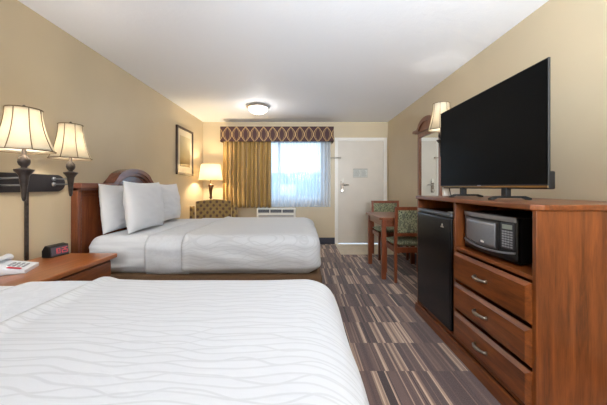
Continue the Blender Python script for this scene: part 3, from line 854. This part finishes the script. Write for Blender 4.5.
# ---------------------------------------------------------------- wall mirror
mr = thing('wall_mirror', 'wood-framed mirror with an arched crown on the right wall', 'mirror', (XR, 3.47, 0))
MW = .69; mz0, mz1 = .92, 1.915
bm = B(); fr = .055
box(bm, -.035, 0, 0, fr, mz0, mz1, bev=.004); box(bm, -.035, 0, MW - fr, MW, mz0, mz1, bev=.004); box(bm, -.035, 0, fr, MW - fr, mz0, mz0 + .06, bev=.004); box(bm, -.035, 0, fr, MW - fr, mz1 - .07, mz1, bev=.004)
obj('frame', bm, M['rose_wood'], mr)
obj('mirror_glass', box(B(), -.016, -.004, fr - .01, MW - fr + .01, mz0 + .05, mz1 - .06), M['mirror'], mr)
def mline(e, dz, hump, w):
    return [(y, z + dz) for y, z in arch_line(-e, MW + e, mz1, hump, w, 48)]
bm = B(); strip(bm, mline(.05, .0, 0, .2), mline(.05, .028, .115, .22), 'x', -.055, 0); obj('crown', bm, M['rose_wood'], mr)
bm = B(); strip(bm, mline(.085, .014, .105, .20), mline(.085, .046, .125, .24), 'x', -.075, 0); obj('crown_moulding', bm, M['rose_wood'], mr)

# ---------------------------------------------------------------- dresser unit
DX, DY0, DY1, DTOP = 1.060, 1.290, 2.620, 1.060
ds = thing('media_dresser', 'long cherry wood dresser unit under the television', 'dresser', (0, 0, 0))
XB = XR - .004
bm = B(); prism(bm, [(DX - .012, DY0 + .02), (DX + .03, DY0 - .012), (XB, DY0 - .012), (XB, DY1 + .008), (DX - .012, DY1 + .008)], 'z', DTOP - .028, DTOP, bev=.006)
obj('top', bm, M['wood_y'], ds)
obj('side_panel', box(B(), DX, XB, DY0, DY0 + .022, 0, DTOP - .029, bev=.002), M['wood_z'], ds)
obj('side_panel', box(B(), DX, XB, DY1 - .022, DY1, 0, DTOP - .029, bev=.002), M['wood_z'], ds)
obj('divider', box(B(), DX + .001, XB, 1.970, 1.997, .105, DTOP - .029, bev=.002), M['wood_z'], ds)
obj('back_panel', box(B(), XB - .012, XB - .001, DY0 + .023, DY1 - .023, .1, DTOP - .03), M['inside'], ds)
obj('shelf', box(B(), DX + .003, XB - .013, DY0 + .023, 1.969, .708, .728, bev=.002), M['wood_y'], ds)
obj('bottom_shelf', box(B(), DX + .003, XB - .013, DY0 + .023, DY1 - .023, .085, .104, bev=.002), M['wood_y'], ds)
obj('plinth', box(B(), DX - .020, DX, DY0 - .0, DY1, 0, .084, bev=.006), M['wood_y'], ds)
for z0, z1 in ((.508, .697), (.311, .487), (.116, .290)):
    y0_, y1_ = DY0 + .018, 1.956
    bm = B(); pb = .018
    t = B()
    # bevelled drawer front: prism with chamfered face
    a = [t.verts.new((DX - .001, y, z)) for y, z in ((y0_, z0), (y1_, z0), (y1_, z1), (y0_, z1))]
    b = [t.verts.new((DX - .008, y, z)) for y, z in ((y0_, z0), (y1_, z0), (y1_, z1), (y0_, z1))]
    c_ = [t.verts.new((DX - .024, y, z)) for y, z in ((y0_ + pb, z0 + pb), (y1_ - pb, z0 + pb), (y1_ - pb, z1 - pb), (y0_ + pb, z1 - pb))]
    t.faces.new(a); t.faces.new(c_)
    for i in range(4):
        j = (i + 1) % 4; t.faces.new((a[i], a[j], b[j], b[i])); t.faces.new((b[i], b[j], c_[j], c_[i]))
    merge(bm, t); dw = obj('drawer', bm, M['wood_y'], ds)
    bm = B(); zc = (z0 + z1) / 2 + .004; yc = 1.65; X0 = DX - .024
    tube(bm, [(X0, yc - .052, zc), (X0 - .016, yc - .048, zc), (X0 - .026, yc - .025, zc), (X0 - .029, yc, zc), (X0 - .026, yc + .025, zc), (X0 - .016, yc + .048, zc), (X0, yc + .052, zc)], [.011, .008, .009, .011, .009, .008, .011], seg=12)
    obj('handle', bm, M['pull'], dw, smooth=True)

# mini fridge
fg = thing('mini_fridge', 'black mini fridge in the left bay of the dresser', 'fridge', (DX, 2.298, .1045))
FW = .288
obj('cabinet', box(B(), .040, .52, -FW, FW, .0, .845, bev=.008), M['fridge'], fg)
d = obj('door', box(B(), -.014, .038, -FW, FW, .012, .815, bev=.014, seg=4), M['fridge'], fg, smooth=False)
obj('top_trim', box(B(), -.012, .037, -FW + .002, FW - .002, .817, .848, bev=.010, seg=3), plain('grey_fridge_trim', rgb(92, 94, 98), .3, .4), fg)
obj('hinge', box(B(), -.004, .03, -FW - .000, -FW + .06, .849, .858, bev=.002), M['nickel'], fg)
bm = B()
for i in range(8):
    pass
lathe(bm, [(0, 0), (.004, .0), (.006, .004), (.003, .018), (0, .02)], 10)
box(bm, -.0025, .0025, -.022, .022, -.010, -.002, bev=.001)
e = obj('emblem', bm, M['nickel'], d); e.location = (-.016, -.175, .745)

# microwave
mw = thing('microwave', 'black countertop microwave on the dresser shelf above the drawers', 'microwave', (1.115, 1.714, .729))
MH, MWd = .250, .235
obj('case', box(B(), .02, .36, -MWd, MWd, .012, MH, bev=.006), M['black'], mw)
for x in (.05, .32):
    for y in (-.2, .2): obj('foot', lathe(B(), [(0, 0), (.014, 0), (.014, .012), (0, .012)], 12, (x, y, 0)), M['black_matte'], mw)
def bowed(y0, y1, z0, z1, x, th, bulge=.020, mat=None, low=0.0, name='', par=None, sag=0.0):
    def s(o_):
        def g(u, v):
            y = y0 + (y1 - y0) * u; k = 1 - (y / MWd) ** 2
            zz0 = z0 - low * k; z = zz0 + (z1 - zz0) * v - sag * k
            return Vector((x - bulge * k + o_, y, z))
        return g
    return obj(name, grid_solid(B(), 28, 8, s(0), s(th)), mat, par)
bowed(-MWd, MWd, .014, MH - .002, .0, .022, mat=M['black'], name='front_panel', par=mw)
dd = bowed(-.125, MWd - .006, .058, MH - .032, -.003, .004, mat=M['black'], name='door', par=mw)
bowed(-.100, MWd - .030, .070, MH - .046, -.0055, .003, mat=M['mw_window'], low=.010, name='door_window', par=dd)
bowed(-MWd + .002, MWd - .002, MH - .026, MH - .001, -.006, .006, mat=M['silver'], name='top_strip', par=mw)
bowed(-MWd + .006, MWd - .006, .060, .070, -.008, .008, mat=M['silver'], sag=.022, name='curved_strip', par=mw)
bowed(-.222, -.138, .078, MH - .032, -.0035, .0035, mat=plain('control_panel_grey', rgb(60, 62, 66), .35), name='control_panel', par=mw)
cp = kids(mw)[-1]
bowed(-.212, -.150, MH - .066, MH - .042, -.0055, .002, mat=M['lcd'], name='display', par=mw)
bm = B()
for i in range(4):
    for j in range(7):
        y = -.214 + i * .0175; z = .085 + j * .0135; k = 1 - (y / MWd) ** 2
        box(bm, -.0075 - .020 * k, -.002 - .020 * k, y, y + .013, z, z + .009, bev=.001)
obj('keypad', bm, M['key'], mw)
bm = B(); k = 1
for i, (w_, h_) in enumerate(((.007, .012), (.004, .008), (.004, .012), (.004, .008))):
    box(bm, -.0285, -.0262, .020 - i * .008 - w_, .020 - i * .008, .078, .078 + h_)
obj('brand_mark', bm, M['white_pl'], mw)

# television
tv = thing('television', 'large black flat screen television standing on the dresser', 'television', (1.248, 2.005, 0))
TW, TZ0, TZ1 = .562, 1.138, 1.800
obj('bezel', box(B(), .0, .012, -TW, TW, TZ0, TZ1, bev=.003), M['black_matte'], tv)
obj('screen', box(B(), -.0015, .0, -TW + .006, TW - .006, TZ0 + .018, TZ1 - .006), M['screen'], tv)
obj('bottom_strip', box(B(), -.003, .004, -TW + .001, TW - .001, TZ0 - .001, TZ0 + .009, bev=.001), M['brass'], tv)
obj('logo', box(B(), -.0045, -.002, -.018, .018, TZ0 + .009, TZ0 + .015), M['silver'], tv)
obj('rear_housing', box(B(), .0125, .056, -TW + .02, TW - .02, TZ0 - .01, TZ0 + .085, bev=.008), M['black'], tv)
for s in (-1, 1):
    bm = B(); yc = s * .235 
    box(bm, .002, .036, yc - .022, yc + .022, DTOP + .020, TZ0 + .01, bev=.004)
    prism(bm, [(-.085, DTOP + .0005), (-.065, DTOP + .0005), (-.04, DTOP + .012), (.12, DTOP + .012), (.15, DTOP + .0005), (.17, DTOP + .0005), (.17, DTOP + .012), (.13, DTOP + .024), (-.05, DTOP + .024), (-.085, DTOP + .010)], 'y', yc - .013, yc + .013)
    obj('stand_foot', bm, M['black_matte'], tv)
bm = B(); tube(bm, [(.045, .50, TZ0 + .02), (.05, .502, DTOP + .06), (.06, .50, DTOP + .01), (.12, .48, DTOP + .006), (.25, .46, DTOP + .006)], .004, seg=8); obj('power_cable', bm, M['black_matte'], tv)
wb = thing('white_box', 'small white box on the dresser behind the far end of the television', 'box', (1.365, 2.598, DTOP + .0005), 0)
obj('carton', box(B(), -.08, .08, -.018, .018, 0, .062, bev=.003), M['white_pl'], wb)
obj('lid', box(B(), -.082, .082, -.020, .020, .0625, .082, bev=.004), M['trim_paint'], wb)

# ---------------------------------------------------------------- added fill lights behind the camera, out of view
vl = thing('added_ceiling_fill', 'added long fill light on the ceiling behind the camera, unseen', 'ceiling light', (-.1, -3.0, H))  # unseen fixture added to fill the room with light
obj('housing', box(B(), -.66, .66, -.16, .16, -.03, 0, bev=.005), M['trim_paint'], vl)
obj('diffuser', box(B(), -.62, .62, -.13, .13, -.075, -.031, bev=.015, seg=3), M['fill_diffuser'], vl)
ld = bpy.data.lights.new('added_ceiling_fill_area', 'AREA'); ld.shape = 'RECTANGLE'; ld.size = 1.2; ld.size_y = .25; ld.energy = 40; ld.color = (.88, .95, 1)
lo = bpy.data.objects.new('added_ceiling_fill_area', ld); COL.objects.link(lo); lo.location = (0, 0, -.08); lo.parent = vl

ld = bpy.data.lights.new('ceiling_dome_light', 'POINT'); ld.energy = 2.5; ld.color = (1, .97, .92); ld.shadow_soft_size = .12
lo = bpy.data.objects.new('ceiling_dome_light', ld); COL.objects.link(lo); lo.location = (0, 0, -.27); lo.parent = cl

vw = thing('added_wall_fill', 'added wide fill bar on the near wall behind the camera, unseen', 'added fill light', (-.1, YN, 1.75))  # unseen bar added as soft frontal fill
obj('backplate', box(B(), -.8, .8, 0, .03, -.2, .2, bev=.005), M['nickel'], vw)
obj('diffuser', box(B(), -.77, .77, .031, .08, -.17, .17, bev=.015, seg=3), M['fill_diffuser'], vw)
ld = bpy.data.lights.new('added_wall_fill', 'AREA'); ld.shape = 'RECTANGLE'; ld.size = 1.5; ld.size_y = .32; ld.energy = 45; ld.color = (.86, .93, 1)
lo = bpy.data.objects.new('added_wall_fill', ld); COL.objects.link(lo); lo.location = (0, .09, 0); lo.rotation_euler = (PI / 2, 0, 0); lo.parent = vw
tc_ = thing('added_tripod_fill', 'added fill lamp on a stand behind the camera, tilted up at the ceiling, unseen', 'lamp', (.75, -1.0, 0))  # unseen lamp added to brighten the ceiling
bm = lathe(B(), [(0, .35), (.014, .35), (.014, 1.30), (0, 1.30)], 16); obj('stand', bm, M['black'], tc_, smooth=True, autos=50)
for k in range(3):
    a = 2 * PI * k / 3 + .5; obj('leg', tube(B(), [(0, 0, .5), (.30 * math.cos(a), .30 * math.sin(a), .01)], .010), M['black'], tc_)
hd = obj('lamp_head', lathe(B(), [(0, -.16), (.05, -.16), (.06, -.05), (.13, .06), (.126, .06), (.055, -.045), (0, -.05)], 32), M['black'], tc_, smooth=True, autos=50)
hd.location = (0, 0, 1.40); hd.rotation_euler = (-math.radians(58), 0, 0)
ld = bpy.data.lights.new('added_tripod_fill_spot', 'SPOT'); ld.energy = 330; ld.color = (.86, .93, 1); ld.spot_size = math.radians(100); ld.spot_blend = 1.0; ld.shadow_soft_size = .10
lo = bpy.data.objects.new('added_tripod_fill_spot', ld); COL.objects.link(lo); lo.parent = tc_
lo.location = (0, .10 * math.sin(math.radians(58)), 1.40 + .10 * math.cos(math.radians(58))); lo.rotation_euler = (PI - math.radians(58), 0, 0)
# ---------------------------------------------------------------- outside
struct('ground', box(B(), -60, 60, YF + .17, 90, -.14, -.04), M['asphalt'])
bm = rbox(B(), -30, 30, 36, 39, -.04, 2.9, (.6, .6, .6), 160, 6, 10, lambda p, n: .35 * noise.noise(p * .9))
tag(obj('hedge', bm, M['hedge'], smooth=True), 'pale green hedge across the parking lot, seen through the sheer curtain', 'hedge', kind='stuff')
car = thing('car', 'white parked car far outside, seen through the sheer curtain', 'car', (-1.55, 30, -.04))
bm = B(); prism(bm, [(0, .3), (.1, .28), (4.3, .28), (4.4, .5), (4.3, .85), (3.3, .98), (2.7, 1.42), (1.2, 1.48), (.35, 1.05), (0, .95)], 'x', -.88, .88, bev=.08); obj('body', bm, M['carpaint'], car)
obj('rear_window', box(B(), -.68, .68, -.02, .02, 0, .42, rot=Matrix.Translation((0, .70, 1.08)) @ Matrix.Rotation(-1.05, 4, 'X')), M['black'], car)
for x in (-.86, .86):
    for y in (.85, 3.5):
        t = B(); lathe(t, [(0, -.1), (.3, -.1), (.33, -.06), (.33, .06), (.3, .1), (0, .1)], 24); bmesh.ops.transform(t, matrix=Matrix.Translation((x, y, .33)) @ Matrix.Rotation(PI / 2, 4, 'Y'), verts=t.verts)
        obj('wheel', t, M['black_matte'], car)

w = bpy.data.worlds.new('World'); SC.world = w; w.use_nodes = True
nt = w.node_tree; bg = nt.nodes['Background']
tcw = nt.nodes.new('ShaderNodeTexCoord'); spw = nt.nodes.new('ShaderNodeSeparateXYZ'); nt.links.new(tcw.outputs['Generated'], spw.inputs[0])
rp = nt.nodes.new('ShaderNodeValToRGB'); rp.color_ramp.elements[0].position = .0; rp.color_ramp.elements[0].color = (.92, .93, .92, 1); rp.color_ramp.elements[1].position = .6; rp.color_ramp.elements[1].color = (.55, .72, 1.0, 1)
nt.links.new(spw.outputs[2], rp.inputs[0]); nt.links.new(rp.outputs[0], bg.inputs['Color']); bg.inputs['Strength'].default_value = 1.8
ld = bpy.data.lights.new('window_portal', 'AREA'); ld.shape = 'RECTANGLE'; ld.size = WX1 - WX0; ld.size_y = WZ1 - WZ0; ld.cycles.is_portal = True
lo = bpy.data.objects.new('window_portal', ld); COL.objects.link(lo); lo.location = ((WX0 + WX1) / 2, YF + .17, (WZ0 + WZ1) / 2); lo.rotation_euler = (-PI / 2, 0, 0)

# ---------------------------------------------------------------- camera
cd = bpy.data.cameras.new('camera'); cam = bpy.data.objects.new('camera', cd); COL.objects.link(cam)
cam.location = (0, 0, 1.14); cam.rotation_euler = (PI / 2, 0, 0)
cd.sensor_width = 36; cd.lens = 285 / 607 * 36; cd.shift_x = 1.5 / 607; cd.shift_y = -15.5 / 607; cd.clip_start = .02; cd.clip_end = 300
SC.camera = cam
SC.view_settings.view_transform = 'Standard'; SC.view_settings.look = 'None'; SC.view_settings.gamma = 1.0; SC.view_settings.use_curve_mapping = False
SC.view_settings.exposure = 1.43
SC.cycles.max_bounces = 12; SC.cycles.diffuse_bounces = 6; SC.cycles.transparent_max_bounces = 12
SC.cycles.sample_clamp_indirect = 6
